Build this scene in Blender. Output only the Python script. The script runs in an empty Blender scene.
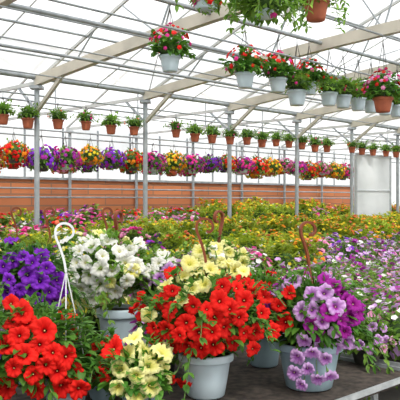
import bpy, math, random
from mathutils import Vector, Quaternion, Matrix, noise
R = random.Random(7)
scene = bpy.context.scene
col = scene.collection
F = 700.0; CZ = 1.65; H = 0.70710678
def W(s, D, z): return Vector((H*(s-D), H*(s+D), z))
def PX(px, py, Y): return Vector(((px-200)/F*Y, Y, CZ-(py-200)/F*Y))
def row_s(px, D):
    u = (px-200)/F
    return D*(1+u)/(1-u)

# ---------------------------------------------------------------- materials
MATS = {}
def nodes_of(name):
    m = bpy.data.materials.new(name); m.use_nodes = True
    nt = m.node_tree; nt.nodes.clear()
    return m, nt, nt.nodes.new, nt.links.new
def mat_basic(name, c1, c2=None, rough=0.5, scale=8.0, metal=0.0, bump=0.0, spec=0.5, detail=3):
    if name in MATS: return MATS[name]
    m, nt, N, L = nodes_of(name)
    o = N('ShaderNodeOutputMaterial'); b = N('ShaderNodeBsdfPrincipled')
    b.inputs['Roughness'].default_value = rough; b.inputs['Metallic'].default_value = metal
    b.inputs['Specular IOR Level'].default_value = spec
    tc = N('ShaderNodeTexCoord'); nz = N('ShaderNodeTexNoise')
    nz.inputs['Scale'].default_value = scale; nz.inputs['Detail'].default_value = detail
    L(tc.outputs['Object'], nz.inputs['Vector'])
    r = N('ShaderNodeValToRGB'); c2 = c2 or tuple(x*0.8 for x in c1)
    r.color_ramp.elements[0].position = .35; r.color_ramp.elements[1].position = .65
    r.color_ramp.elements[0].color = (*c2, 1); r.color_ramp.elements[1].color = (*c1, 1)
    L(nz.outputs['Fac'], r.inputs['Fac']); L(r.outputs['Color'], b.inputs['Base Color'])
    if bump:
        bp = N('ShaderNodeBump'); bp.inputs['Strength'].default_value = bump
        L(nz.outputs['Fac'], bp.inputs['Height']); L(bp.outputs['Normal'], b.inputs['Normal'])
    L(b.outputs['BSDF'], o.inputs['Surface'])
    MATS[name] = m; return m
def mat_leaf(name, c1, c2, trans=0.35, scale=14.0, rough=.5):
    if name in MATS: return MATS[name]
    m, nt, N, L = nodes_of(name)
    o = N('ShaderNodeOutputMaterial'); b = N('ShaderNodeBsdfPrincipled'); t = N('ShaderNodeBsdfTranslucent'); mx = N('ShaderNodeMixShader')
    b.inputs['Roughness'].default_value = rough; b.inputs['Specular IOR Level'].default_value = .3
    tc = N('ShaderNodeTexCoord'); nz = N('ShaderNodeTexNoise'); nz.inputs['Scale'].default_value = scale
    oi = N('ShaderNodeObjectInfo'); L(tc.outputs['Object'], nz.inputs['Vector'])
    r = N('ShaderNodeValToRGB')
    r.color_ramp.elements[0].position = .35; r.color_ramp.elements[1].position = .65
    r.color_ramp.elements[0].color = (*c2, 1); r.color_ramp.elements[1].color = (*c1, 1)
    L(nz.outputs['Fac'], r.inputs['Fac'])
    hs = N('ShaderNodeHueSaturation'); mr = N('ShaderNodeMapRange')
    mr.inputs['To Min'].default_value = .85; mr.inputs['To Max'].default_value = 1.2
    L(oi.outputs['Random'], mr.inputs['Value']); L(mr.outputs['Result'], hs.inputs['Value'])
    L(r.outputs['Color'], hs.inputs['Color'])
    L(hs.outputs['Color'], b.inputs['Base Color']); L(hs.outputs['Color'], t.inputs['Color'])
    mx.inputs[0].default_value = trans
    L(b.outputs[0], mx.inputs[1]); L(t.outputs[0], mx.inputs[2]); L(mx.outputs[0], o.inputs['Surface'])
    MATS[name] = m; return m
def mat_petal(name, throat, mid, edge, size=.05):
    if name in MATS: return MATS[name]
    m, nt, N, L = nodes_of(name)
    o = N('ShaderNodeOutputMaterial'); b = N('ShaderNodeBsdfPrincipled'); t = N('ShaderNodeBsdfTranslucent'); mx = N('ShaderNodeMixShader')
    b.inputs['Roughness'].default_value = .65; b.inputs['Specular IOR Level'].default_value = .15
    tc = N('ShaderNodeTexCoord'); mp = N('ShaderNodeMapping'); mp.inputs['Scale'].default_value = (1/size, 1/size, 0)
    ln = N('ShaderNodeVectorMath'); ln.operation = 'LENGTH'
    L(tc.outputs['Object'], mp.inputs['Vector']); L(mp.outputs['Vector'], ln.inputs[0])
    nz = N('ShaderNodeTexNoise'); nz.inputs['Scale'].default_value = 120; L(tc.outputs['Object'], nz.inputs['Vector'])
    ad = N('ShaderNodeMath'); ad.operation = 'MULTIPLY_ADD'; ad.inputs[1].default_value = .25
    L(nz.outputs['Fac'], ad.inputs[0]); L(ln.outputs['Value'], ad.inputs[2])
    r = N('ShaderNodeValToRGB'); e = r.color_ramp.elements
    e[0].position = .2; e[0].color = (*throat, 1); e[1].position = 1.0; e[1].color = (*edge, 1)
    x = e.new(.4); x.color = (*mid, 1)
    L(ad.outputs[0], r.inputs['Fac'])
    oi = N('ShaderNodeObjectInfo'); hs = N('ShaderNodeHueSaturation'); mr = N('ShaderNodeMapRange')
    mr.inputs['To Min'].default_value = .82; mr.inputs['To Max'].default_value = 1.06
    L(oi.outputs['Random'], mr.inputs['Value']); L(mr.outputs['Result'], hs.inputs['Value']); L(r.outputs['Color'], hs.inputs['Color'])
    L(hs.outputs['Color'], b.inputs['Base Color']); L(hs.outputs['Color'], t.inputs['Color'])
    mx.inputs[0].default_value = .3
    L(b.outputs[0], mx.inputs[1]); L(t.outputs[0], mx.inputs[2]); L(mx.outputs[0], o.inputs['Surface'])
    MATS[name] = m; return m
def mat_film(name, c, trans_fac, c2, var=.2, stretch=(1, 1, 1), scale=.45):
    m, nt, N, L = nodes_of(name)
    o = N('ShaderNodeOutputMaterial'); a = N('ShaderNodeBsdfTransparent'); t = N('ShaderNodeBsdfTranslucent'); d = N('ShaderNodeBsdfDiffuse')
    mx = N('ShaderNodeMixShader'); m2 = N('ShaderNodeMixShader'); m2.inputs[0].default_value = .25
    tc = N('ShaderNodeTexCoord'); nz = N('ShaderNodeTexNoise'); nz.inputs['Scale'].default_value = scale; nz.inputs['Detail'].default_value = 5
    vr = N('ShaderNodeVectorRotate'); vr.rotation_type = 'Z_AXIS'; vr.inputs['Angle'].default_value = math.radians(-45)
    mp = N('ShaderNodeMapping'); mp.inputs['Scale'].default_value = stretch
    L(tc.outputs['Object'], vr.inputs['Vector']); L(vr.outputs[0], mp.inputs['Vector']); L(mp.outputs[0], nz.inputs['Vector'])
    mr = N('ShaderNodeMapRange'); mr.inputs['To Min'].default_value = trans_fac-var; mr.inputs['To Max'].default_value = trans_fac+var
    mr.inputs['From Min'].default_value = .35; mr.inputs['From Max'].default_value = .65
    L(nz.outputs['Fac'], mr.inputs['Value']); L(mr.outputs['Result'], mx.inputs[0])
    r = N('ShaderNodeValToRGB'); r.color_ramp.elements[0].position = .38; r.color_ramp.elements[1].position = .6
    r.color_ramp.elements[0].color = (*c2, 1); r.color_ramp.elements[1].color = (*c, 1)
    L(nz.outputs['Fac'], r.inputs['Fac'])
    for x in (a, t, d): L(r.outputs['Color'], x.inputs['Color'])
    L(t.outputs[0], m2.inputs[1]); L(d.outputs[0], m2.inputs[2])
    L(m2.outputs[0], mx.inputs[1]); L(a.outputs[0], mx.inputs[2]); L(mx.outputs[0], o.inputs['Surface'])
    return m

LEAF = mat_leaf('leaf_green', (.15, .34, .045), (.06, .19, .025))
LEAFY = mat_leaf('leaf_yellow_green', (.50, .58, .06), (.27, .40, .04), .42)
LEAFM = mat_leaf('leaf_mid_green', (.26, .43, .065), (.12, .27, .035), .4)
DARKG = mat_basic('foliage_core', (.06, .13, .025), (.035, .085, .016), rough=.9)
STEM = mat_basic('stem_green', (.16, .3, .07), (.1, .2, .05), rough=.5)
PC = {
 'red': mat_petal('petal_red', (.16, .0, .004), (.74, .009, .008), (.88, .022, .014)),
 'cream': mat_petal('petal_cream', (.55, .6, .05), (.93, .85, .20), (.95, .91, .42)),
 'white': mat_petal('petal_white', (.75, .76, .3), (.93, .91, .80), (.96, .95, .92)),
 'violet': mat_petal('petal_violet', (.04, .004, .1), (.18, .015, .45), (.29, .045, .65)),
 'lavender': mat_petal('petal_lavender', (.14, .01, .18), (.46, .14, .54), (.72, .44, .80)),
 'plum': mat_petal('petal_plum', (.07, .0, .045), (.32, .01, .25), (.46, .035, .42)),
 'pink': mat_petal('petal_pink', (.5, .05, .25), (.8, .28, .52), (.9, .52, .72)),
}
def flat(n, c): return mat_leaf('blossom_'+n, c, tuple(x*.82 for x in c), .3, 30, .6)
FC = {'red': flat('red', (.84, .02, .015)), 'cream': flat('cream', (.95, .88, .40)), 'white': flat('white', (.96, .94, .94)),
      'violet': flat('violet', (.27, .04, .62)), 'lavender': flat('lavender', (.76, .44, .86)), 'plum': flat('plum', (.42, .03, .38)),
      'pink': flat('pink', (.95, .38, .64)), 'magenta': flat('magenta', (.84, .05, .36)), 'orange': flat('orange', (.98, .36, .02)),
      'yellow': flat('yellow', (.99, .78, .04)), 'coral': flat('coral', (.96, .26, .13))}
POTW = mat_basic('pot_white_plastic', (.60, .71, .77), (.54, .66, .73), rough=.35, scale=3)
POTG = mat_basic('pot_grey_blue_plastic', (.34, .46, .52), (.28, .40, .47), rough=.4, scale=4)
POTT = mat_basic('pot_terracotta', (.47, .13, .06), (.36, .09, .045), rough=.7, scale=10)
POTB = mat_basic('pot_dark_plastic', (.08, .07, .06), (.04, .04, .04), rough=.5)
SOIL = mat_basic('potting_soil', (.05, .03, .02), (.02, .012, .008), rough=1, scale=60, bump=.5)
HOOKB = mat_basic('hanger_brown_plastic', (.24, .06, .02), (.17, .04, .015), rough=.5, spec=.3)
HOOKW = mat_basic('hanger_white_plastic', (.78, .8, .82), (.68, .7, .73), rough=.35)
WIRE = mat_basic('wire_dark', (.12, .12, .12), (.07, .07, .07), rough=.4, metal=.5)
STEEL = mat_basic('galvanised_steel', (.38, .41, .43), (.27, .30, .32), rough=.45, scale=6, metal=.3)
BEIGE = mat_basic('painted_truss_beige', (.58, .54, .45), (.47, .44, .37), rough=.6, scale=3)
PALE = mat_basic('painted_rafter_grey', (.56, .57, .55), (.46, .47, .46), rough=.6, scale=3)
RIM = mat_basic('bench_rim_aluminium', (.5, .53, .55), (.34, .37, .39), rough=.4, scale=10, metal=.3)
BENCH = mat_basic('bench_soil_mat', (.085, .065, .052), (.028, .022, .019), rough=.95, scale=22, bump=.6, detail=6)
FLOORM = mat_basic('floor_concrete', (.34, .32, .29), (.24, .23, .21), rough=.9, scale=2, bump=.2)

# ---------------------------------------------------------------- mesh helpers
class MB:
    def __init__(s): s.v = []; s.f = []; s.m = []
    def add(s, vs, fs, mi=0):
        o = len(s.v); s.v += [tuple(v) for v in vs]
        for f in fs: s.f.append([o+i for i in f]); s.m.append(mi)
    def box(s, c, dx, dy, dz, ax=Vector((1, 0, 0)), ay=Vector((0, 1, 0)), az=Vector((0, 0, 1)), mi=0):
        c = Vector(c); vs = []
        for i in (-.5, .5):
            for j in (-.5, .5):
                for k in (-.5, .5): vs.append(c+ax*dx*i+ay*dy*j+az*dz*k)
        s.add(vs, [(0, 1, 3, 2), (4, 6, 7, 5), (0, 4, 5, 1), (2, 3, 7, 6), (0, 2, 6, 4), (1, 5, 7, 3)], mi)
    def beam(s, a, b, w, h, mi=0):
        a = Vector(a); b = Vector(b); d = (b-a); L = d.length; d.normalize()
        up = Vector((0, 0, 1)) if abs(d.z) < .95 else Vector((H, H, 0))
        side = d.cross(up).normalized(); up2 = side.cross(d).normalized()
        s.box((a+b)/2, L, w, h, d, side, up2, mi)
    def tube(s, pts, r, n=8, mi=0, cap=True):
        pts = [Vector(p) for p in pts]; rings = []
        for i, p in enumerate(pts):
            t = (pts[min(i+1, len(pts)-1)]-pts[max(i-1, 0)]).normalized()
            up = Vector((0, 0, 1)) if abs(t.z) < .9 else Vector((0, 1, 0))
            a = t.cross(up).normalized(); b = t.cross(a).normalized()
            rr = r[i] if isinstance(r, (list, tuple)) else r
            rings.append([p+a*math.cos(2*math.pi*k/n)*rr+b*math.sin(2*math.pi*k/n)*rr for k in range(n)])
        vs = [v for g in rings for v in g]; fs = []
        for i in range(len(pts)-1):
            for k in range(n):
                fs.append((i*n+k, i*n+(k+1) % n, (i+1)*n+(k+1) % n, (i+1)*n+k))
        if cap: fs.append(tuple(range(n))); fs.append(tuple((len(pts)-1)*n+k for k in reversed(range(n))))
        s.add(vs, fs, mi)
    def ribbon(s, pts, w, t, mi=0):
        """flat strap following pts in a vertical plane; w = width across plane, t = thickness in plane"""
        pts = [Vector(p) for p in pts]; vs = []; fs = []
        pl = (pts[-1]-pts[0]); pn = None
        a = Vector((pts[3]-pts[0])).cross(Vector((0, 0, 1)))
        pn = a.normalized() if a.length > 1e-5 else Vector((0, 1, 0))
        for i, p in enumerate(pts):
            tg = (pts[min(i+1, len(pts)-1)]-pts[max(i-1, 0)]).normalized(); q = tg.cross(pn).normalized()
            vs += [p+pn*w/2+q*t/2, p-pn*w/2+q*t/2, p-pn*w/2-q*t/2, p+pn*w/2-q*t/2]
        for i in range(len(pts)-1):
            for k in range(4): fs.append((i*4+k, i*4+(k+1) % 4, (i+1)*4+(k+1) % 4, (i+1)*4+k))
        fs += [(0, 1, 2, 3), tuple((len(pts)-1)*4+k for k in (3, 2, 1, 0))]
        s.add(vs, fs, mi)
    def lathe(s, prof, n=32, mi=0, c=(0, 0, 0)):
        vs = []; fs = []
        for r, z in prof:
            for k in range(n): vs.append((c[0]+r*math.cos(2*math.pi*k/n), c[1]+r*math.sin(2*math.pi*k/n), c[2]+z))
        for i in range(len(prof)-1):
            for k in range(n): fs.append((i*n+k, i*n+(k+1) % n, (i+1)*n+(k+1) % n, (i+1)*n+k))
        s.add(vs, fs, mi)
    def leaf(s, p, d, up, L, wd, droop=.25, mi=0, seg=4):
        d = Vector(d).normalized(); side = d.cross(up)
        if side.length < .01: side = d.cross(Vector((0, 1, .1)))
        side.normalize(); nn = side.cross(d).normalized(); vs = []; fs = []
        for i in range(seg+1):
            t = i/seg; w = wd*math.sin(math.pi*min(.98, .06+t*.92))**.8*.5
            c = Vector(p)+d*L*t-nn*L*droop*t*t
            vs += [c-side*w+nn*w*.35, c, c+side*w+nn*w*.35]
        for i in range(seg):
            a = i*3; fs += [(a, a+1, a+4, a+3), (a+1, a+2, a+5, a+4)]
        s.add(vs, fs, mi)
    def blob(s, c, rx, ry, rz, mi=0, n=10):
        vs = []; fs = []
        for i in range(n//2+1):
            ph = math.pi*i/(n//2)
            for k in range(n):
                a = 2*math.pi*k/n; q = 1+R.uniform(-.1, .1)
                vs.append((c[0]+rx*q*math.sin(ph)*math.cos(a), c[1]+ry*q*math.sin(ph)*math.sin(a), c[2]+rz*math.cos(ph)))
        for i in range(n//2):
            for k in range(n): fs.append((i*n+k, (i+1)*n+k, (i+1)*n+(k+1) % n, i*n+(k+1) % n))
        s.add(vs, fs, mi)
    def mesh(s, name, mats, smooth=True, origin=None):
        me = bpy.data.meshes.new(name)
        vs = s.v if origin is None else [tuple(Vector(v)-Vector(origin)) for v in s.v]
        me.from_pydata(vs, [], s.f)
        for m in mats: me.materials.append(m)
        for p, mi in zip(me.polygons, s.m): p.material_index = mi; p.use_smooth = smooth
        me.update(); return me
def obj(name, me, loc=(0, 0, 0), parent=None, label=None, cat=None, kind=None, group=None):
    o = bpy.data.objects.new(name, me); o.location = loc
    if parent is not None: o.parent = parent
    if label: o['label'] = label
    if cat: o['category'] = cat
    if kind: o['kind'] = kind
    if group: o['group'] = group
    col.objects.link(o); return o
def mesh_obj(mb, name, mats, origin, smooth=False, **k):
    return obj(name, mb.mesh(name, mats, smooth, origin), origin, **k)

# ---------------------------------------------------------------- structure
S0, S1, DB, DF = -5.0, 27.0, 16.0, -4.0
def quad(name, pts, mats, **k):
    mb = MB(); mb.add(pts, [tuple(range(len(pts)))])
    return mesh_obj(mb, name, mats, pts[0], **k)
mb = MB(); mb.box(W((S0+S1)/2, (DB+DF)/2, -.05), S1-S0+30, DB-DF+30, .1, Vector((H, H, 0)), Vector((-H, H, 0)))
mesh_obj(mb, 'floor', [FLOORM], W((S0+S1)/2, (DB+DF)/2, 0), kind='structure')
FILM = mat_film('roof_polyfilm', (.96, .96, .955), .54, (.70, .715, .72), .2, (1.2, .35, 1), .9)
FILMW = mat_film('wall_polyfilm', (.90, .905, .89), .38, (.72, .74, .74), .14, (1.5, 1, .5), .8)
prof = [(DF, 3.6), (3.0, 6.2), (10, 3.6), (13, 5.0), (16, 3.6)]
mb = MB()
for i in range(len(prof)-1):
    a, b = prof[i], prof[i+1]
    n = 16
    for j in range(n):
        s0 = S0+(S1-S0)*j/n; s1 = S0+(S1-S0)*(j+1)/n
        mb.add([W(s0, a[0], a[1]+.08), W(s1, a[0], a[1]+.08), W(s1, b[0], b[1]+.08), W(s0, b[0], b[1]+.08)], [(0, 1, 2, 3)])
mesh_obj(mb, 'ceiling', [FILM], W(0, 0, 4), kind='structure')
def gable(s, name):
    pts = [W(s, DF, 0), W(s, DB, 0)]+[W(s, p[0], p[1]+.08) for p in reversed(prof)]
    return quad(name, pts, [FILMW], kind='structure')
gable(S1, 'wall_right'); gable(S0, 'wall_left')
quad('wall_front', [W(S0, DF, 0), W(S1, DF, 0), W(S1, DF, 3.68), W(S0, DF, 3.68)], [FILMW], kind='structure')
m, nt, N, L = nodes_of('wall_orange_brick')
o_ = N('ShaderNodeOutputMaterial'); b_ = N('ShaderNodeBsdfPrincipled'); b_.inputs['Roughness'].default_value = .85
tc = N('ShaderNodeTexCoord')
vr = N('ShaderNodeVectorRotate'); vr.rotation_type = 'Z_AXIS'; vr.inputs['Angle'].default_value = math.radians(-45)
L(tc.outputs['Object'], vr.inputs['Vector'])
sx = N('ShaderNodeSeparateXYZ'); cb = N('ShaderNodeCombineXYZ'); L(vr.outputs[0], sx.inputs[0]); L(sx.outputs['X'], cb.inputs['X']); L(sx.outputs['Z'], cb.inputs['Y'])
bk = N('ShaderNodeTexBrick'); bk.inputs['Scale'].default_value = 1.0
bk.inputs['Brick Width'].default_value = 1.2; bk.inputs['Row Height'].default_value = .30; bk.inputs['Mortar Size'].default_value = .02
bk.inputs['Color1'].default_value = (.60, .21, .08, 1); bk.inputs['Color2'].default_value = (.47, .16, .07, 1); bk.inputs['Mortar'].default_value = (.28, .15, .09, 1)
L(cb.outputs[0], bk.inputs['Vector']); L(bk.outputs['Color'], b_.inputs['Base Color']); L(b_.outputs[0], o_.inputs['Surface'])
BRICK = m
BH = 2.2
mb = MB(); mb.box(W((S0+S1)/2, DB+.06, BH/2), S1-S0, .1, BH, Vector((H, H, 0)), Vector((-H, H, 0)))
mesh_obj(mb, 'wall_back', [BRICK], W((S0+S1)/2, DB, 0), kind='structure')
quad('window_1', [W(S0, DB+.05, BH), W(S1, DB+.05, BH), W(S1, DB+.05, 3.68), W(S0, DB+.05, 3.68)], [FILMW], kind='structure')
mb = MB()
mb.beam(W(S0, DB-.03, BH+.02), W(S1, DB-.03, BH+.02), .06, .06)
mesh_obj(mb, 'trim_1', [STEEL], W(11, DB, BH), kind='structure')
mb = MB()
s = S0+.6
while s < S1: mb.beam(W(s, DB-.02, BH), W(s, DB-.02, 3.6), .04, .04); s += 1.165
mesh_obj(mb, 'trim_2', [STEEL], W(11, DB, 2.9), kind='structure')

ss = [6.22+2.33*i for i in range(-4, 9)]
mb = MB(); mb.lathe([(.044, 0), (.044, 3.52)], 12); mb.box((0, 0, 3.49), .2, .2, .05); mb.box((0, 0, 0.01), .2, .2, .02)
pm = mb.mesh('support_post', [STEEL], False)
for s in ss:
    for D in (10, DB-.15):
        if s < 1.5: continue
        obj('support_post', pm, W(s, D, 0), label='round galvanised steel greenhouse post holding the roof trusses', cat='post', group='greenhouse support posts')
def frame(s):
    mb = MB(); base = W(s, 10, 3.55)
    def ch(D, a, b, rise): t = (D-a)/(b-a); return 3.60+rise*math.sin(math.pi*t)
    n = 14; pts = []
    for i in range(n+1):
        D = 10+(DF-10)*i/n; pts.append((D, ch(D, 10, DF, .42)))
    for a, b in zip(pts, pts[1:]): mb.beam(W(s, a[0], a[1]), W(s, b[0], b[1]), .10, .16)
    mb.beam(W(s, DF, 3.6), W(s, 3, 6.2), .035, .045, 2); mb.beam(W(s, 3, 6.2), W(s, 10, 3.6), .035, .045, 2)
    def roof(D): return 6.2-(D-3)*2.6/7 if D > 3 else 3.6+(D-DF)*2.6/7
    for i in range(1, n, 2):
        D = pts[i][0]
        for q in (.8, -.6): mb.beam(W(s, D, pts[i][1]), W(s, D+q, roof(D+q)), .02, .02, 1)
    mb.beam(W(s, 10, 3.57), W(s, DB, 3.57), .04, .06, 2)
    mb.beam(W(s, 10, 3.6), W(s, 13, 5), .035, .045, 2); mb.beam(W(s, 13, 5), W(s, 16, 3.6), .035, .045, 2)
    mb.beam(W(s, 13, 3.57), W(s, 13, 5), .025, .025, 1)
    for ex in (1.165,):
        mb.beam(W(s+ex, DF, 3.63), W(s+ex, 3, 6.23), .014, .018, 2); mb.beam(W(s+ex, 3, 6.23), W(s+ex, 10, 3.63), .014, .018, 2)
    mb.beam(W(s, 10, 3.1), W(s, 9.2, 3.64), .05, .06); mb.beam(W(s, 10, 3.1), W(s, 10.6, 3.57), .03, .04, 1)
    return mb, base
mb, base = frame(0); tm = mb.mesh('roof_truss', [BEIGE, STEEL, PALE], False, base)
for s in ss: obj('roof_truss', tm, W(s, 10, 3.55), label='beige painted steel roof truss with thin diagonal webs', cat='roof truss', group='greenhouse roof trusses')
def pipe(D, z, r, label='long galvanised pipe running under the greenhouse roof', mat=STEEL):
    mb = MB(); mb.tube([W(S0, D, z), W((S0+S1)/2, D, z), W(S1, D, z)], r, 8)
    mesh_obj(mb, 'roof_pipe', [mat], W(S0, D, z), smooth=True, label=label, cat='pipe', group='long roof pipes')
for D, z, r in ((10, 3.66, .045), (10, 3.36, .014), (8, 3.60, .022), (7, 3.82, .03), (6, 3.95, .03), (5, 3.9, .016), (4, 3.98, .025), (3, 6.15, .04),
                (8.6, 4.1, .02), (6.8, 4.75, .02), (9.3, 3.85, .015), (13, 3.15, .018), (14, 3.12, .018), (12, 3.58, .02), (13, 4.95, .03), (5.4, 3.45, .012),
                (9, 3.5, .01), (7.4, 3.55, .01), (6.4, 3.6, .01), (10.6, 3.25, .01)):
    pipe(D, z, r)
for D, z, r in ((15.6, 1.95, .022), (15.6, 1.72, .022)):
    pipe(D, z, r, 'horizontal heating pipe running past the brick wall')
for i, s in enumerate(ss[:-1]):
    if i % 2: continue
    mb = MB(); a = W(s, 10, 3.6)
    mb.tube([W(s, 9.9, 3.65), W(s+2.33, 6.5, 4.9)], .008, 5); mb.tube([W(s+2.33, 9.9, 3.65), W(s, 6.5, 4.9)], .008, 5)
    mesh_obj(mb, 'bracing_cable', [STEEL], a, label='crossed thin steel bracing under the roof film', cat='cable', group='roof bracing cables')
PD = 10.18
mb = MB(); sa, sb = row_s(355, PD), row_s(389, PD)
ax = Vector((H, H, 0)); ay = Vector((-H, H, 0))
PANEL = mat_basic('door_grey_panel', (.70, .73, .75), (.62, .65, .67), rough=.6, scale=1.5)
PANELF = mat_basic('door_frame_pale', (.5, .53, .55), (.42, .45, .47), rough=.5)
mb.box(W((sa+sb)/2, PD, 1.42), sb-sa, .06, 2.84, ax, ay)
pe = bpy.data.objects.new('partition_panel', None); pe.location = W((sa+sb)/2, PD, 0); col.objects.link(pe)
pe['label'] = 'light grey sliding partition panel standing beside the benches'; pe['category'] = 'partition'
obj('panel_sheet', mb.mesh('panel_sheet', [PANEL], False, pe.location), parent=pe)
mb = MB()
for s in (sa, sb): mb.beam(W(s, PD-.04, 0), W(s, PD-.04, 2.88), .05, .04)
mb.beam(W(sa, PD-.04, 2.86), W(sb, PD-.04, 2.86), .04, .05); mb.beam(W(sa, PD-.04, 1.9), W(sb, PD-.04, 1.9), .03, .03)
obj('panel_frame', mb.mesh('panel_frame', [PANELF], False, pe.location), parent=pe)

# ---------------------------------------------------------------- benches
def bench(s0, s1, d0, d1, z):
    base = W((s0+s1)/2, (d0+d1)/2, 0); e = bpy.data.objects.new('plant_bench', None); e.location = base; col.objects.link(e)
    e['label'] = 'long metal greenhouse bench with aluminium rim and dark soil mat'; e['category'] = 'bench'; e['group'] = 'greenhouse benches'
    mb = MB(); mb.box(W((s0+s1)/2, (d0+d1)/2, z-.02), s1-s0-.02, d1-d0-.02, .03, ax, ay)
    obj('bench_top', mb.mesh('bench_top', [BENCH], False, base), parent=e)
    mb = MB()
    for a, b in ((W(s0, d0, z), W(s1, d0, z)), (W(s1, d0, z), W(s1, d1, z)), (W(s1, d1, z), W(s0, d1, z)), (W(s0, d1, z), W(s0, d0, z))):
        mb.beam(a, b, .018, .03)
    obj('bench_rim', mb.mesh('bench_rim', [RIM], False, base), parent=e)
    n = max(2, int((s1-s0)/2.2)+1); lm = None
    for i in range(n):
        for d in (d0+.2, d1-.2):
            s = s0+.2+(s1-s0-.4)*i/(n-1)
            if lm is None:
                mb = MB(); mb.box((0, 0, (z-.035)/2), .05, .05, z-.035, ax, ay); lm = mb.mesh('leg', [STEEL], False)
            obj('leg', lm, W(s, d, 0)-base, parent=e)
BZ = .59
bench(-2.5, 3.97, 2.08, 4.6, BZ)
bench(4.08, 15, 2.08, 4.6, BZ)
bench(1.5, 18, 5.0, 7.2, .62)
bench(3, 22, 7.6, 9.7, .70)
bench(4.5, 25, 10.5, 12.6, .86)

# ---------------------------------------------------------------- flowers & foliage meshes
def petunia_mesh(name, pet, seed):
    r = random.Random(seed); mb = MB(); n = 40; vs = []; fs = []
    rings = [(.003, -.05), (.006, -.034), (.010, -.017), (.018, -.007), (.031, .000), (.042, .001), (.049, -.003), (.053, -.010)]
    ph = r.uniform(0, 6); cup = r.uniform(-.25, .35); sq = r.uniform(.0, .1)
    for i, (rr, z) in enumerate(rings):
        w = (rr/.05)**2
        for k in range(n):
            a = 2*math.pi*k/n
            lobe = abs(math.cos(2.5*a))**.6
            q = rr*(1-.12*w*(1-lobe)+.04*w*math.sin(3*a+ph)+sq*w*math.cos(2*a+ph)+.015*w*math.sin(13*a+ph))
            zz = z+w*(.0075*math.sin(10*a+ph)+.009*math.cos(2*a+ph*1.7)-.005*(1-lobe)+.003*math.sin(17*a)+cup*.02)
            vs.append((q*math.cos(a), q*math.sin(a), zz))
    for i in range(len(rings)-1):
        for k in range(n): fs.append((i*n+k, i*n+(k+1) % n, (i+1)*n+(k+1) % n, (i+1)*n+k))
    mb.add(vs, fs, 0)
    mb.lathe([(.0015, -.075), (.006, -.062), (.007, -.05), (.009, -.04)], 8, 1)
    mb.blob((0, 0, -.02), .004, .004, .006, 2, 6)
    return mb.mesh(name, [pet, STEM, FC['cream']])
PET = {k: [petunia_mesh('petunia_'+k, PC[k], i) for i in range(5)] for k in PC}

def dome_pt(r, full=.25):
    while True:
        v = Vector((r.gauss(0, 1), r.gauss(0, 1), r.gauss(0, 1))).normalized()
        if v.z > -full: return v
def lump(v, seed, k=.22): return 1+k*noise.noise(v*2.2+Vector((seed, seed*.7, 3)))
def foliage(mb, c, rad, n, L, wd, r, mi=0, core=1, full=.4, seg=3, qmax=1.0, ls=None):
    c = Vector(c); rad = Vector(rad)
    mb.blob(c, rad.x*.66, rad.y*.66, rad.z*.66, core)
    for i in range(n):
        v = dome_pt(r, full); q = r.uniform(.64, qmax)
        if ls is not None: q *= lump(v, ls)
        p = c+Vector((v.x*rad.x, v.y*rad.y, v.z*rad.z))*q
        d = (v+Vector((r.uniform(-.8, .8), r.uniform(-.8, .8), r.uniform(-.5, .5)))).normalized()
        mb.leaf(p-d*L*.3, d, Vector((0, 0, 1)) if abs(d.z) < .8 else Vector((1, 0, 0)), L*r.uniform(.7, 1.2), wd*r.uniform(.8, 1.2), r.uniform(.1, .4), mi, seg)
def small_bloom(mb, p, nrm, rad, mi, r, puff=False):
    nrm = nrm.normalized(); a = nrm.cross(Vector((.3, .2, 1))).normalized(); b = nrm.cross(a)
    k = 10; off = r.uniform(0, 6); vs = [Vector(p)-nrm*rad*.5]
    for i in range(k):
        t = 2*math.pi*i/k+off; q = rad*(1.08 if i % 2 else .85)
        vs.append(Vector(p)+(a*math.cos(t)+b*math.sin(t))*q+nrm*rad*r.uniform(-.15, .15))
    mb.add(vs, [(0, 1+i, 1+(i+1) % k) for i in range(k)], mi)
    if puff:
        vs = [Vector(p)+nrm*rad*.5]
        for i in range(k):
            t = 2*math.pi*i/k+off; q = rad*(.8 if i % 2 else .6)
            vs.append(Vector(p)+(a*math.cos(t)+b*math.sin(t))*q+nrm*rad*.1)
        mb.add(vs, [(0, 1+i, 1+(i+1) % k) for i in range(k)], mi)

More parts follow.
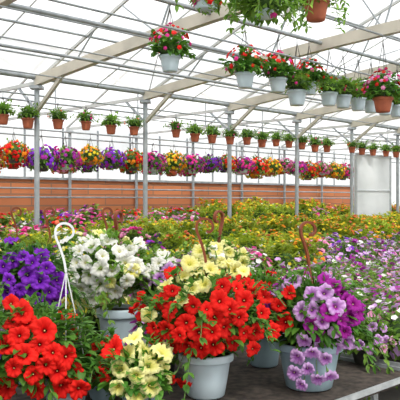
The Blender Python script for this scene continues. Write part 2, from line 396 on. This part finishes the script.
def plant_proto(name, leafm, colours, rad, h, nl, L, wd, nb, br, seed, label, cat, puff=False, pot=POTB, low=.75, cf=.55, rf=.47, shoots=0):
    r = random.Random(seed); c = Vector((0, 0, h*cf))
    mb = MB(); ph = h*.36; pr = rad*.55
    mb.lathe([(0, 0), (pr*.75, 0), (pr, ph), (pr*1.06, ph), (pr*1.06, ph*.85)], 14)
    parts = [('pot', mb.mesh('pot', [pot]), None)]
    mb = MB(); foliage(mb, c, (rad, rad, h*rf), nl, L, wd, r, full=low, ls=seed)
    tips = []
    for i in range(shoots):
        a = r.uniform(0, 6.28); q = rad*r.uniform(.1, .85); p = Vector((q*math.cos(a), q*math.sin(a), h*(.8-.25*(q/rad)**2))); d = Vector((math.cos(a)*.25, math.sin(a)*.25, 1)).normalized()*.035
        for k in range(r.randrange(3, 6)):
            p = p+d
            for j in range(3):
                mb.leaf(p, Vector((r.uniform(-1, 1), r.uniform(-1, 1), r.uniform(.1, .8))), Vector((0, 0, 1)), L*.85, wd*.9, .3, 0, 3)
        tips.append(p+d*.6)
    parts.append(('foliage', mb.mesh('foliage', [leafm, DARKG]), None))
    mb = MB(); mats = [FC[k] for k in colours]
    for i in range(nb):
        v = dome_pt(r, .3 if low < .9 else .75); p = c+Vector((v.x*rad, v.y*rad, v.z*h*rf))*lump(v, seed)*r.uniform(1.0, 1.14)
        small_bloom(mb, p, v+Vector((r.uniform(-.4, .4), r.uniform(-.4, .4), .3)), br*r.uniform(.75, 1.2), r.randrange(len(mats)), r, puff)
    for p in tips:
        if r.random() < .7: small_bloom(mb, p, Vector((r.uniform(-.5, .5), r.uniform(-.5, .5), .8)), br*r.uniform(.8, 1.2), r.randrange(len(mats)), r, puff)
    parts.append(('blossoms', mb.mesh('blossoms', mats), 'stuff'))
    return dict(name=name, parts=parts, label=label, cat=cat)
def place(pr, loc, rot, sc, group):
    e = bpy.data.objects.new(pr['name'], None); e.location = loc; e.rotation_euler = (0, 0, rot); e.scale = (sc, sc, sc); e.empty_display_size = .1
    e['label'] = pr['label']; e['category'] = pr['cat']; e['group'] = group; col.objects.link(e)
    for n, me, k in pr['parts']:
        obj(n, me, parent=e, kind=k)
    return e
T = {}
def defp(key, name, leafm, cols, rad, h, nl, L, wd, nb, br, label, cat, **k):
    T[key] = [plant_proto(name, leafm, cols, rad, h, nl, L, wd, nb, br, sd, label, cat, **k) for sd in (11, 29, 47)]
defp('white', 'petunia_plant', LEAFM, ['white', 'cream', 'white', 'yellow'], .22, .46, 200, .07, .035, 58, .035, 'bushy petunia with white and cream blooms on a bench', 'potted plant')
defp('vwhite', 'petunia_plant', LEAFM, ['lavender', 'white', 'violet', 'plum'], .22, .46, 200, .07, .035, 58, .035, 'bushy petunia with violet and white blooms on a bench', 'potted plant')
defp('pink', 'petunia_plant', LEAFM, ['pink', 'lavender', 'lavender', 'white', 'plum', 'lavender'], .26, .38, 230, .06, .034, 112, .033, 'spreading petunia covered in pink and lavender blooms', 'potted plant', low=1.0, cf=.45, rf=.5, shoots=6)
defp('magenta', 'geranium_plant', LEAFM, ['magenta', 'pink', 'magenta'], .23, .48, 170, .08, .06, 66, .038, 'leafy geranium with magenta and pink flower heads', 'potted plant', puff=True, shoots=4)
defp('violet', 'petunia_plant', LEAFM, ['violet', 'plum', 'lavender'], .23, .46, 170, .08, .05, 62, .037, 'bedding petunia with violet and plum blooms', 'potted plant', shoots=3)
defp('red', 'geranium_plant', LEAFM, ['red', 'coral', 'red'], .23, .48, 170, .08, .06, 54, .037, 'leafy geranium with red flower heads', 'potted plant', puff=True, shoots=4)
defp('marigold', 'marigold_plant', LEAFY, ['yellow', 'orange', 'yellow', 'orange'], .25, .50, 270, .09, .034, 46, .034, 'yellow-green leafy marigold with yellow and orange flowers', 'potted plant', puff=True, shoots=12)
defp('lantana', 'lantana_plant', LEAFY, ['orange', 'yellow', 'coral'], .25, .52, 270, .095, .04, 25, .034, 'light green lantana with sparse orange flowers', 'potted plant', puff=True, shoots=12)
defp('green', 'leafy_seedling_plant', LEAFY, ['white', 'yellow'], .25, .50, 270, .09, .036, 12, .027, 'dense green bedding plant with few small flowers', 'potted plant', shoots=12)
defp('mixed', 'impatiens_plant', LEAFM, ['white', 'pink', 'magenta', 'pink'], .23, .45, 170, .07, .045, 66, .034, 'impatiens with mixed pink and white blooms', 'potted plant')
def pick(px, Y, D, s):
    q = noise.noise(Vector((s*.55, D*1.1, 4.2)))+R.uniform(-.12, .12)
    x = min(.999, max(0, .5+q*1.1))
    def ch(*a): return a[int(x*len(a))]
    if D < 4.7:
        if px > 240: return 'pink'
        return 'white' if R.random() < .5 else 'vwhite'
    if D < 7.3:
        if px < 175: return ch('white', 'vwhite', 'mixed', 'violet', 'white', 'mixed', 'green')
        if D < 5.8 and px < 330: return ch('green', 'mixed', 'white', 'green', 'pink', 'lantana')
        if px > 320 and D < 6.3: return ch('pink', 'pink', 'vwhite', 'pink', 'lantana')
        return ch('lantana', 'green', 'marigold', 'lantana', 'marigold')
    if D < 9.8:
        if px < 140: return ch('magenta', 'green', 'mixed', 'violet', 'green', 'white', 'red', 'pink')
        return ch('green', 'marigold', 'lantana', 'marigold', 'marigold', 'lantana')
    if px < 210: return ch('magenta', 'mixed', 'red', 'green', 'pink', 'magenta', 'violet', 'white')
    return ch('marigold', 'red', 'green', 'lantana', 'mixed', 'marigold')
def fill(s0, s1, d0, d1, z, sp, sc=1.0, avoid=(), key=None):
    D = d0+.24
    while D < d1-.12:
        s = s0+.24+R.uniform(0, .12)
        while s < s1-.2:
            a, b = s+R.uniform(-.05, .05), D+R.uniform(-.04, .04); p = W(a, b, z)
            px = 200+F*p.x/p.y if p.y > .1 else -999
            if -35 < px < 440 and all((p.xy-Vector(q[:2])).length > q[2] for q in avoid):
                k = pick(px, p.y, b, a)
                tall = R.uniform(1.15, 1.3) if (b > 10 and 205 < px < 330 and R.random() < .45) else 1
                place(R.choice(T[k]), p, R.uniform(0, 6.28), sc*tall*R.uniform(.85, 1.1), 'bedding plants on the benches')
            s += sp
        D += sp*.97
fill(4.08, 15, 2.04, 4.6, BZ, .43, 1.0)
fill(1.5, 18, 5.0, 7.2, .62, .48)
fill(3, 22, 7.6, 9.7, .70, .52, 1.06)
fill(4.5, 25, 10.5, 12.6, .86, .57, 1.12)

# ---------------------------------------------------------------- foreground potted petunias
def pot_profile(w, h):
    r = w/2
    return [(0, 0), (r*.62, 0), (r*.68, .008), (r*.78, h*.4), (r*.88, h*.8), (r*.90, h*.82), (r*.99, h*.83), (r, h*.86), (r, h*.98), (r*.97, h), (r*.93, h), (r*.92, h*.9), (0, h*.9)]
HK = [(0, -.24), (-.010, -.18), (-.030, -.115), (-.048, -.07), (-.052, -.035), (-.040, -.008), (-.012, .004), (.018, -.004), (.036, -.028), (.034, -.055), (.016, -.070), (.004, -.062)]
def hanger(rimr, rimz, topz, mat, flip=1, thick=.0075, rot=0.):
    mb = MB(); pts = []
    for i in range(len(HK)-1):
        a, b = HK[i], HK[i+1]; z = HK[max(0, i-1)]; c = HK[min(len(HK)-1, i+2)]
        for t in (0, .33, .66):   # catmull-rom
            q = []
            for j in (0, 1):
                q.append(.5*((2*a[j])+(-z[j]+b[j])*t+(2*z[j]-5*a[j]+4*b[j]-c[j])*t*t+(-z[j]+3*a[j]-3*b[j]+c[j])*t**3))
            pts.append(q)
    pts.append(HK[-1])
    mb.ribbon([(x*flip*math.cos(rot), x*flip*math.sin(rot), topz+z) for x, z in pts], thick*2.2, thick*1.35)
    for k in range(3):
        a = 2*math.pi*k/3+.5+rot
        mb.tube([(0, 0, topz-.235), (rimr*.45*math.cos(a), rimr*.45*math.sin(a), (topz-.24)*.55+rimz*.45), (rimr*.98*math.cos(a), rimr*.98*math.sin(a), rimz-.02)], .0032, 6)
    return mb.mesh('hanger', [mat], False)
allhero = []
def hero(name, px, Y, potw, poth, potmat, cpx, cpy, rad, blooms, extra, label, hook=None, nleaf=330, leafm=LEAF, bs=1.0, bz=BZ, low=.6, skirt=.33):
    r = random.Random(int(px*13+Y*7))
    base = PX(px, 200, Y); base.z = bz
    e = bpy.data.objects.new(name, None); e.location = base; e.empty_display_size = .1
    e['label'] = label; e['category'] = 'potted plant'; col.objects.link(e)
    mb = MB(); mb.lathe(pot_profile(potw, poth), 40, 0)
    obj('pot', mb.mesh('pot', [potmat]), parent=e)
    mb = MB(); mb.lathe([(0, poth*.93), (potw*.46, poth*.92)], 24); obj('soil', mb.mesh('soil', [SOIL]), parent=e)
    C = PX(cpx, cpy, Y)-base; rad = Vector(rad); ls = px*.13
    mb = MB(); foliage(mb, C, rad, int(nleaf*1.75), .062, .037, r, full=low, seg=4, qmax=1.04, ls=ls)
    for i in range(int(nleaf*skirt)):
        a = r.uniform(0, 6.28); q = potw*.5*r.uniform(.5, 1.05); z = poth*r.uniform(.97, 1.1)+r.uniform(0, max(.01, C.z-poth))*.6
        d = Vector((math.cos(a), math.sin(a), r.uniform(-.4, .5)))
        mb.leaf(Vector((q*math.cos(a), q*math.sin(a), z)), d, Vector((0, 0, 1)), .065, .036, .3, 0, 4)
    sm = MB()
    for i in range(nleaf//16):
        v = dome_pt(r, .6); p = C+Vector((v.x*rad.x, v.y*rad.y, v.z*rad.z))*lump(v, ls)*.9; d = (v+Vector((0, 0, .25))).normalized()*.034; pts = [p.copy()]
        for k in range(r.randrange(3, 7)):
            p = p+d; d = d*.9+Vector((r.uniform(-.008, .008), r.uniform(-.008, .008), -.013)); pts.append(p.copy())
            for q in range(2): mb.leaf(p, v+Vector((r.uniform(-1, 1), r.uniform(-1, 1), r.uniform(-.8, .6))), Vector((0, 0, 1)), .05, .026, .3, 0, 3)
        sm.tube(pts, .0025, 5)
    obj('foliage', mb.mesh('foliage', [leafm, DARKG]), parent=e)
    pos = []; cam = Vector((0, 0, CZ))
    for kind, bx, by in blooms:
        dirv = PX(bx, by, 1.0)-cam; Cw = C+base
        jit = r.uniform(.96, 1.14)
        o2 = Vector(((cam-Cw)[i]/(rad[i]*jit) for i in range(3))); d2 = Vector((dirv[i]/(rad[i]*jit) for i in range(3)))
        A = d2.dot(d2); B = 2*o2.dot(d2); Cc = o2.dot(o2)-1; disc = B*B-4*A*Cc
        t = (-B-math.sqrt(disc))/(2*A) if disc > 0 else (Y-.05 if by < cpy+20 else Y-potw*.5-.05)
        p = cam+dirv*t; v = Vector(((p-Cw)[i]/rad[i] for i in range(3))).normalized()
        pos.append((kind, p-base, v))
    for kind, n in extra:
        for i in range(n):
            for tr in range(40):
                v = dome_pt(r, .35); p = C+Vector((v.x*rad.x, v.y*rad.y, v.z*rad.z))*lump(v, ls)*r.uniform(1.0, 1.15)
                if all((p-q[1]).length > .08*bs for q in pos): break
            pos.append((kind, p, v))
    for kind, p, v in pos:
        n = (v*1.0+Vector((0, -.45, .1))*(1 if v.y < .3 else 0)+Vector((r.uniform(-.5, .5), r.uniform(-.4, .4), r.uniform(-.35, .5)))).normalized()
        o = bpy.data.objects.new('flower', r.choice(PET[kind])); o.parent = e; o.location = p
        o.rotation_mode = 'QUATERNION'; o.rotation_quaternion = Vector((0, 0, 1)).rotation_difference(n) @ Quaternion((0, 0, 1), r.uniform(0, 6.28))
        q = bs*r.uniform(.8, 1.14); o.scale = (q, q*r.uniform(.87, 1.05), q); col.objects.link(o)
        if len({b[0] for b in pos}) > 1: o['label'] = kind+' petunia bloom'
        st = p-n*.07*q; mid = (st+C)/2+Vector((0, 0, .02))
        sm.tube([C*.6+Vector((0, 0, poth*.4)), mid, st], .0022, 5)
    obj('stems', sm.mesh('stems', [STEM]), parent=e, kind='stuff')
    if hook:
        hm, topz, rot, fl, th = hook
        obj('hanger', hanger(potw*.5, poth, topz-bz, hm, fl, th, rot), parent=e)
    allhero.append((base.x, base.y, max(rad.x, potw/2)))
    return e
def L_(k, *pts): return [(k, x, y) for x, y in pts]
hero('potted_petunia', 206, 3.8, .30, .235, POTW, 204, 314, (.35, .28, .21),
     L_('red', (160, 300), (172, 290), (138, 297), (165, 330), (185, 323), (199, 333), (213, 346), (226, 328), (240, 318), (254, 350), (257, 332), (234, 344), (207, 308), (221, 300), (245, 300), (263, 312), (238, 287), (266, 295), (187, 348), (223, 285), (169, 378), (184, 385), (193, 305), (250, 283), (216, 318), (170, 310), (140, 312), (200, 350), (156, 342), (172, 347), (178, 336), (246, 334), (232, 309), (152, 328), (212, 332))
     + L_('cream', (148, 314), (180, 300), (192, 288), (183, 276), (204, 283), (228, 262), (211, 268), (243, 270), (163, 352), (196, 272), (217, 276), (190, 262)),
     [('red', 8), ('cream', 3)], 'white plastic pot of red and cream petunias with brown hanger', (HOOKB, 1.545, 0, 1, .0105), nleaf=380)
hero('potted_petunia', 309, 3.98, .385, .26, POTG, 312, 312, (.27, .26, .205),
     L_('lavender', (325, 292), (336, 306), (312, 294), (303, 312), (322, 322), (336, 332), (322, 343), (330, 378), (301, 386), (308, 370), (297, 358), (326, 360), (313, 310), (294, 374), (312, 354), (336, 348), (318, 380), (304, 342), (347, 342))
     + L_('plum', (343, 293), (355, 303), (352, 316), (330, 312), (345, 332), (348, 300), (334, 285), (343, 320), (318, 335), (326, 280), (360, 312), (312, 325)) + L_('red', (284, 322), (278, 305), (288, 292)),
     [('lavender', 4), ('plum', 4)], 'large grey-blue pot of trailing lavender and plum petunias', (HOOKB, 1.52, .3, 1, .010), nleaf=430, bs=.96)
hero('potted_petunia', 66, 3.5, .25, .19, POTG, 34, 350, (.275, .26, .22),
     L_('red', (12, 320), (10, 302), (5, 345), (40, 345), (46, 366), (35, 391), (68, 357), (75, 373), (62, 388), (12, 368), (22, 312), (5, 388), (52, 352), (57, 372), (18, 335), (44, 330), (34, 375), (24, 354), (80, 390), (26, 322)),
     [('red', 4)], 'low pot of bright red petunias with white hanger', (HOOKW, 1.53, .2, 1, .0085), bs=1.05, nleaf=420)
hero('potted_bedding_plant', 103, 3.75, .2, .12, POTG, 102, 366, (.15, .16, .14), L_('red', (98, 345), (106, 362), (112, 340)), [('red', 1)], 'leafy green petunia with only a few red blooms', None, nleaf=230, bs=.9)
hero('potted_petunia', 140, 3.42, .2, .13, POTG, 136, 374, (.15, .14, .12),
     L_('cream', (133, 337), (150, 364), (152, 386), (120, 368), (118, 388), (163, 352), (138, 395), (136, 376), (146, 350), (126, 354)) + L_('red', (112, 347), (102, 376)),
     [('cream', 3), ('red', 2)], 'small pot of cream and red petunias', None, nleaf=210, bs=1.05)
hero('potted_petunia', 119, 4.7, .30, .34, POTW, 104, 270, (.30, .28, .225),
     L_('white', (100, 285), (112, 270), (85, 262), (92, 300), (120, 250), (80, 290), (92, 244), (70, 275), (103, 255), (127, 282), (115, 292), (138, 265), (100, 268), (78, 250), (108, 240), (125, 262), (88, 275), (130, 248), (96, 292), (75, 262)) + L_('cream', (88, 306), (75, 300), (132, 272), (104, 300), (62, 288), (110, 282)),
     [('white', 10), ('cream', 5)], 'pale grey pot of white petunias with brown hanger', (HOOKB, 1.57, 1.2, 1, .010), leafm=LEAFM, bs=1.08, low=.45, skirt=.1, nleaf=360)
hero('potted_petunia', 28, 4.1, .28, .27, POTG, 24, 276, (.25, .24, .19),
     L_('violet', (12, 260), (33, 262), (47, 268), (8, 280), (20, 290), (50, 292), (14, 300), (40, 281), (3, 266), (28, 274), (58, 280), (36, 298), (22, 256), (42, 254), (5, 292), (55, 302), (62, 294), (30, 288)),
     [('violet', 6)], 'pot of deep violet petunias', None, bs=1.0, nleaf=380)
hero('potted_petunia', 218, 4.75, .28, .26, POTW, 216, 272, (.26, .24, .19),
     L_('cream', (230, 252), (210, 256), (243, 262), (196, 262), (222, 262), (235, 270), (200, 250), (216, 248), (245, 254), (228, 244)) + L_('white', (190, 270), (217, 252), (250, 273)),
     [('cream', 6), ('white', 3)], 'pot of pale cream petunias with brown hanger', (HOOKB, 1.57, .9, -1, .010), leafm=LEAFM, bs=1.03)
hero('potted_petunia', 264, 4.5, .26, .24, POTG, 266, 304, (.21, .22, .19),
     L_('red', (262, 286), (275, 284), (268, 300), (284, 302), (252, 292), (272, 315), (290, 290)), [('red', 3)], 'pot of red petunias standing behind the larger pots', None, nleaf=320, bs=.95)
hero('potted_petunia', 165, 4.9, .26, .24, POTG, 165, 282, (.24, .24, .2),
     L_('white', (150, 270), (172, 262), (158, 262)) + L_('lavender', (160, 278), (145, 282), (180, 266), (168, 270)), [('lavender', 6), ('white', 8)], 'pot of mixed white and lavender petunias', None, leafm=LEAFM)
hero('potted_petunia', 366, 4.55, .22, .12, POTB, 366, 338, (.17, .17, .12), L_('lavender', (352, 330), (372, 326), (378, 340), (360, 345)), [('lavender', 8), ('plum', 4), ('pink', 4)], 'low dark pot of lavender petunias beside bench edge', None, nleaf=260, leafm=LEAFM, bs=.7)
fill(-2.5, 3.97, 2.08, 4.6, BZ, .42, .9, avoid=[(x, y, r*.85+.17) for x, y, r in allhero]+[(0, 2.0, 1.6), (.7, 3.3, .75), (.35, 3.9, .35), (.9, 4.2, .3)])
for px, Y in ((50, 6.4), (17, 6.8), (108, 6.6)):
    b = PX(px, 200, Y); b.z = .62
    e = place(T['green'][0], b, 0, 1.0, 'bedding plants on the benches'); e.name = 'potted_bedding_plant'
    e['label'] = 'green bedding plant in a pot with a tall brown hanger'
    obj('hanger', hanger(.14, .2, .95, HOOKB, 1, .013, .3), parent=e)

# ---------------------------------------------------------------- hanging pots
def hang_proto(seed, potw, poth, potm, leafm, rad, rz, nl, L, wd, cols, nb, br, full, wireh, cz=None, bstart=.0, up=0., shoots=0):
    r = random.Random(seed); parts = []
    mb = MB(); mb.lathe(pot_profile(potw, poth), 20); parts.append(('pot', mb.mesh('pot', [potm]), None))
    c = Vector((0, 0, cz if cz is not None else poth+rz*.55))
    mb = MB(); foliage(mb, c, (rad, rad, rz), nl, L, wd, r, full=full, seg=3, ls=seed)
    for i in range(shoots):
        v = dome_pt(r, .3); p = c+Vector((v.x*rad, v.y*rad, v.z*rz))*.9; d = (v+Vector((0, 0, .3))).normalized()*.035
        for k in range(r.randrange(2, 5)):
            p = p+d; d = d+Vector((0, 0, -.006))
            for j in range(2): mb.leaf(p, v+Vector((r.uniform(-1, 1), r.uniform(-1, 1), r.uniform(-.6, .6))), Vector((0, 0, 1)), L*.85, wd*.85, .3, 0, 3)
    parts.append(('foliage', mb.mesh('foliage', [leafm, DARKG]), None))
    if nb:
        mb = MB(); mats = [FC[k] for k in cols]
        for i in range(nb):
            v = dome_pt(r, full-.1)
            if r.random() < bstart: v.z = abs(v.z)+.4; v.normalize()
            p = c+Vector((v.x*rad, v.y*rad, v.z*rz+up*max(0, v.z)))*r.uniform(1.0, 1.16)*lump(v, seed)
            small_bloom(mb, p, v, br*r.uniform(.8, 1.2), r.randrange(len(mats)), r, True)
        parts.append(('blossoms', mb.mesh('blossoms', mats), 'stuff'))
    mb = MB()
    for k in range(3):
        a = 2.1*k+.4; mb.tube([(potw*.5*math.cos(a), potw*.5*math.sin(a), poth*.95), (0, 0, wireh-.08)], .004, 5)
    mb.tube([(0, 0, wireh-.1), (0, 0, wireh)], .005, 5)
    parts.append(('wire_hanger', mb.mesh('wire_hanger', [WIRE]), None))
    return parts
small = [dict(name='hanging_pot', parts=hang_proto(3+i, .21, .165, POTT, LEAFM, .165, .11, 150, .075, .035, (['magenta'], ['white'], ['coral'])[i], (6, 0, 4)[i], .022, .4, 3.35-2.82, shoots=8), label='small terracotta pot with green plant hanging from rail', cat='hanging plant') for i in range(3)]
n = 0
for px in (3, 28, 58, 86, 111, 134, 176, 195, 212, 230, 247, 262, 276, 289, 302, 315, 327, 352, 362, 373, 386, 396):
    sc = R.uniform(.9, 1.03)
    place(small[n % 3 if n % 4 else 1], W(row_s(px, 10), 10, 3.35-.53*sc), R.uniform(0, 6), sc, 'small terracotta pots on the rail'); n += 1
bcols = [['red', 'red', 'coral'], ['pink', 'pink', 'magenta'], ['violet', 'plum', 'violet'], ['orange', 'yellow'], ['white', 'white', 'pink'], ['magenta', 'magenta', 'red'], ['yellow', 'cream'], ['plum', 'magenta'], ['red', 'orange', 'red'], ['pink', 'coral']]
bask = [dict(name='hanging_flower_basket', parts=hang_proto(40+i, .3, .17, (POTT, POTW, POTB)[i % 3], LEAFM, .29, .235, 180, .085, .045, c, 105, .04, .8, .76, cz=.21, shoots=5), label='hanging basket overflowing with %s and %s blooms' % (c[0], c[-1] if c[-1] != c[0] else c[1]), cat='hanging basket') for i, c in enumerate(bcols)]
for D, zr, sp in ((13, 3.15, .64), (14, 3.12, .68)):
    s = row_s(-14, D); last = -1
    while s < row_s(346, D):
        k = R.randrange(10)
        if k == last: k = (k+3) % 10
        last = k
        sc = R.uniform(.88, 1.15)*(1.04 if s < row_s(120, D) else .95); z = zr-.76*sc
        place(bask[k], W(s, D, z), R.uniform(0, 6), sc, 'colourful hanging baskets'); s += sp*R.uniform(.92, 1.12)
ger = [dict(name='hanging_geranium', parts=hang_proto(70+i, .26, .19, POTW, LEAF, .22, .14, 170, .09, .065, ['red', 'magenta', 'coral', 'red'] if i else ['red', 'magenta', 'red'], 52, .028, .5, 3.95-3.12, up=.12, bstart=.6, shoots=14), label='white hanging pot of red geraniums', cat='hanging plant') for i in range(2)]
leafy = [dict(name='hanging_pot', parts=hang_proto(90+i, .25, .18, POTW, LEAFM, .2, .13, 150, .085, .04, ['magenta', 'red'], 3+i*16, .024, .45, 3.95-3.12, shoots=14), label='white hanging pot with green foliage', cat='hanging plant') for i in range(2)]
for px, k, z in ((170, 0, 3.14), (245, 1, 3.10), (278, 0, 3.12), (309, 1, 3.16)):
    place(ger[k], W(row_s(px, 6), 6, z), R.uniform(0, 6), (3.95-z)/(3.95-3.12), 'white hanging geranium pots')
for i, px in enumerate((297, 329, 343, 358, 371, 385, 397)):
    z = 3.05 if px > 300 else 2.98
    place(leafy[i % 2], W(row_s(px, 6.0), 6.0, z), R.uniform(0, 6), (3.95-z)/.83, 'white hanging pots')
tg = dict(name='hanging_geranium', parts=hang_proto(95, .28, .2, POTT, LEAF, .25, .16, 170, .09, .07, ['magenta', 'red', 'pink'], 66, .03, .5, 1.05, bstart=.4, up=.1, shoots=12), label='terracotta hanging pot of pink-red geraniums', cat='hanging plant')
place(tg, W(row_s(383, 5), 5, 2.85), 0, 1, 'terracotta hanging geranium pots')
def trail(seed, potm, cols, nb, rad, rz, cz, wireh, nv):
    r = random.Random(seed); parts = hang_proto(seed, .27, .2, potm, LEAFM, rad, rz, 260, .085, .042, cols, nb, .03, .9, wireh, cz=cz)
    mb = MB()
    for i in range(nv):
        a = r.uniform(0, 6.28); p = Vector((.14*math.cos(a), .14*math.sin(a), .22)); d = Vector((math.cos(a), math.sin(a), .4))*.05; pts = [p.copy()]
        for k in range(r.randrange(5, 9)):
            p = p+d; d = d*.8+Vector((r.uniform(-.01, .01), r.uniform(-.01, .01), -.018)); pts.append(p.copy())
            for q in range(3):
                mb.leaf(p, Vector((r.uniform(-1, 1), r.uniform(-1, 1), r.uniform(-.6, .4))), Vector((0, 0, 1)), .07, .034, .3, 0, 3)
        mb.tube(pts, .003, 5, 1)
    parts.append(('trailing_vines', mb.mesh('trailing_vines', [LEAFM, STEM]), 'stuff'))
    return parts
tr1 = dict(name='hanging_vine_pot', parts=trail(5, POTT, ['white'], 6, .2, .12, .28, .62, 14), label='terracotta hanging pot with trailing green vine', cat='hanging plant')
tr2 = dict(name='hanging_vine_pot', parts=trail(6, POTW, ['white', 'magenta'], 8, .24, .18, .14, .70, 22), label='hanging pot covered in trailing green foliage', cat='hanging plant')
tr3 = dict(name='hanging_vine_pot', parts=trail(8, POTW, ['magenta', 'red', 'pink'], 60, .13, .11, .12, .78, 2), label='hanging pot of greenery with pink-red flowers', cat='hanging plant')
place(tr1, W(row_s(316, 4), 4, 3.385), .4, .96, 'trailing hanging pots')
place(tr2, W(row_s(264, 4), 4, 3.27), 1.4, 1.0, 'trailing hanging pots')
place(tr3, W(row_s(206, 4), 4, 3.20), 2.4, 1.0, 'trailing hanging pots')

# ---------------------------------------------------------------- light, world, camera
w = bpy.data.worlds.new('sky'); scene.world = w; w.use_nodes = True; nt = w.node_tree; nt.nodes.clear()
N = nt.nodes.new; L = nt.links.new
o = N('ShaderNodeOutputWorld'); bg = N('ShaderNodeBackground'); tc = N('ShaderNodeTexCoord'); sp = N('ShaderNodeSeparateXYZ'); r = N('ShaderNodeValToRGB')
L(tc.outputs['Generated'], sp.inputs[0]); L(sp.outputs['Z'], r.inputs['Fac'])
r.color_ramp.elements[0].color = (.87, .88, .89, 1); r.color_ramp.elements[1].color = (.97, .98, 1, 1)
L(r.outputs['Color'], bg.inputs['Color']); bg.inputs['Strength'].default_value = 1.8; L(bg.outputs[0], o.inputs[0])
sl = bpy.data.lights.new('sun', 'SUN'); sl.energy = 4.2; sl.angle = math.radians(10); sl.color = (1, .96, .89)
so = bpy.data.objects.new('sun', sl); col.objects.link(so); so.location = (3, -3, 12)
so.rotation_euler = Vector((.35, -.75, 1.0)).to_track_quat('Z', 'Y').to_euler()
cam = bpy.data.cameras.new('camera'); cam.lens = 63; cam.sensor_width = 36; cam.clip_end = 200
co = bpy.data.objects.new('camera', cam); co.location = (0, 0, CZ); co.rotation_euler = (math.radians(90), 0, 0); col.objects.link(co)
scene.camera = co
scene.view_settings.view_transform = 'Standard'
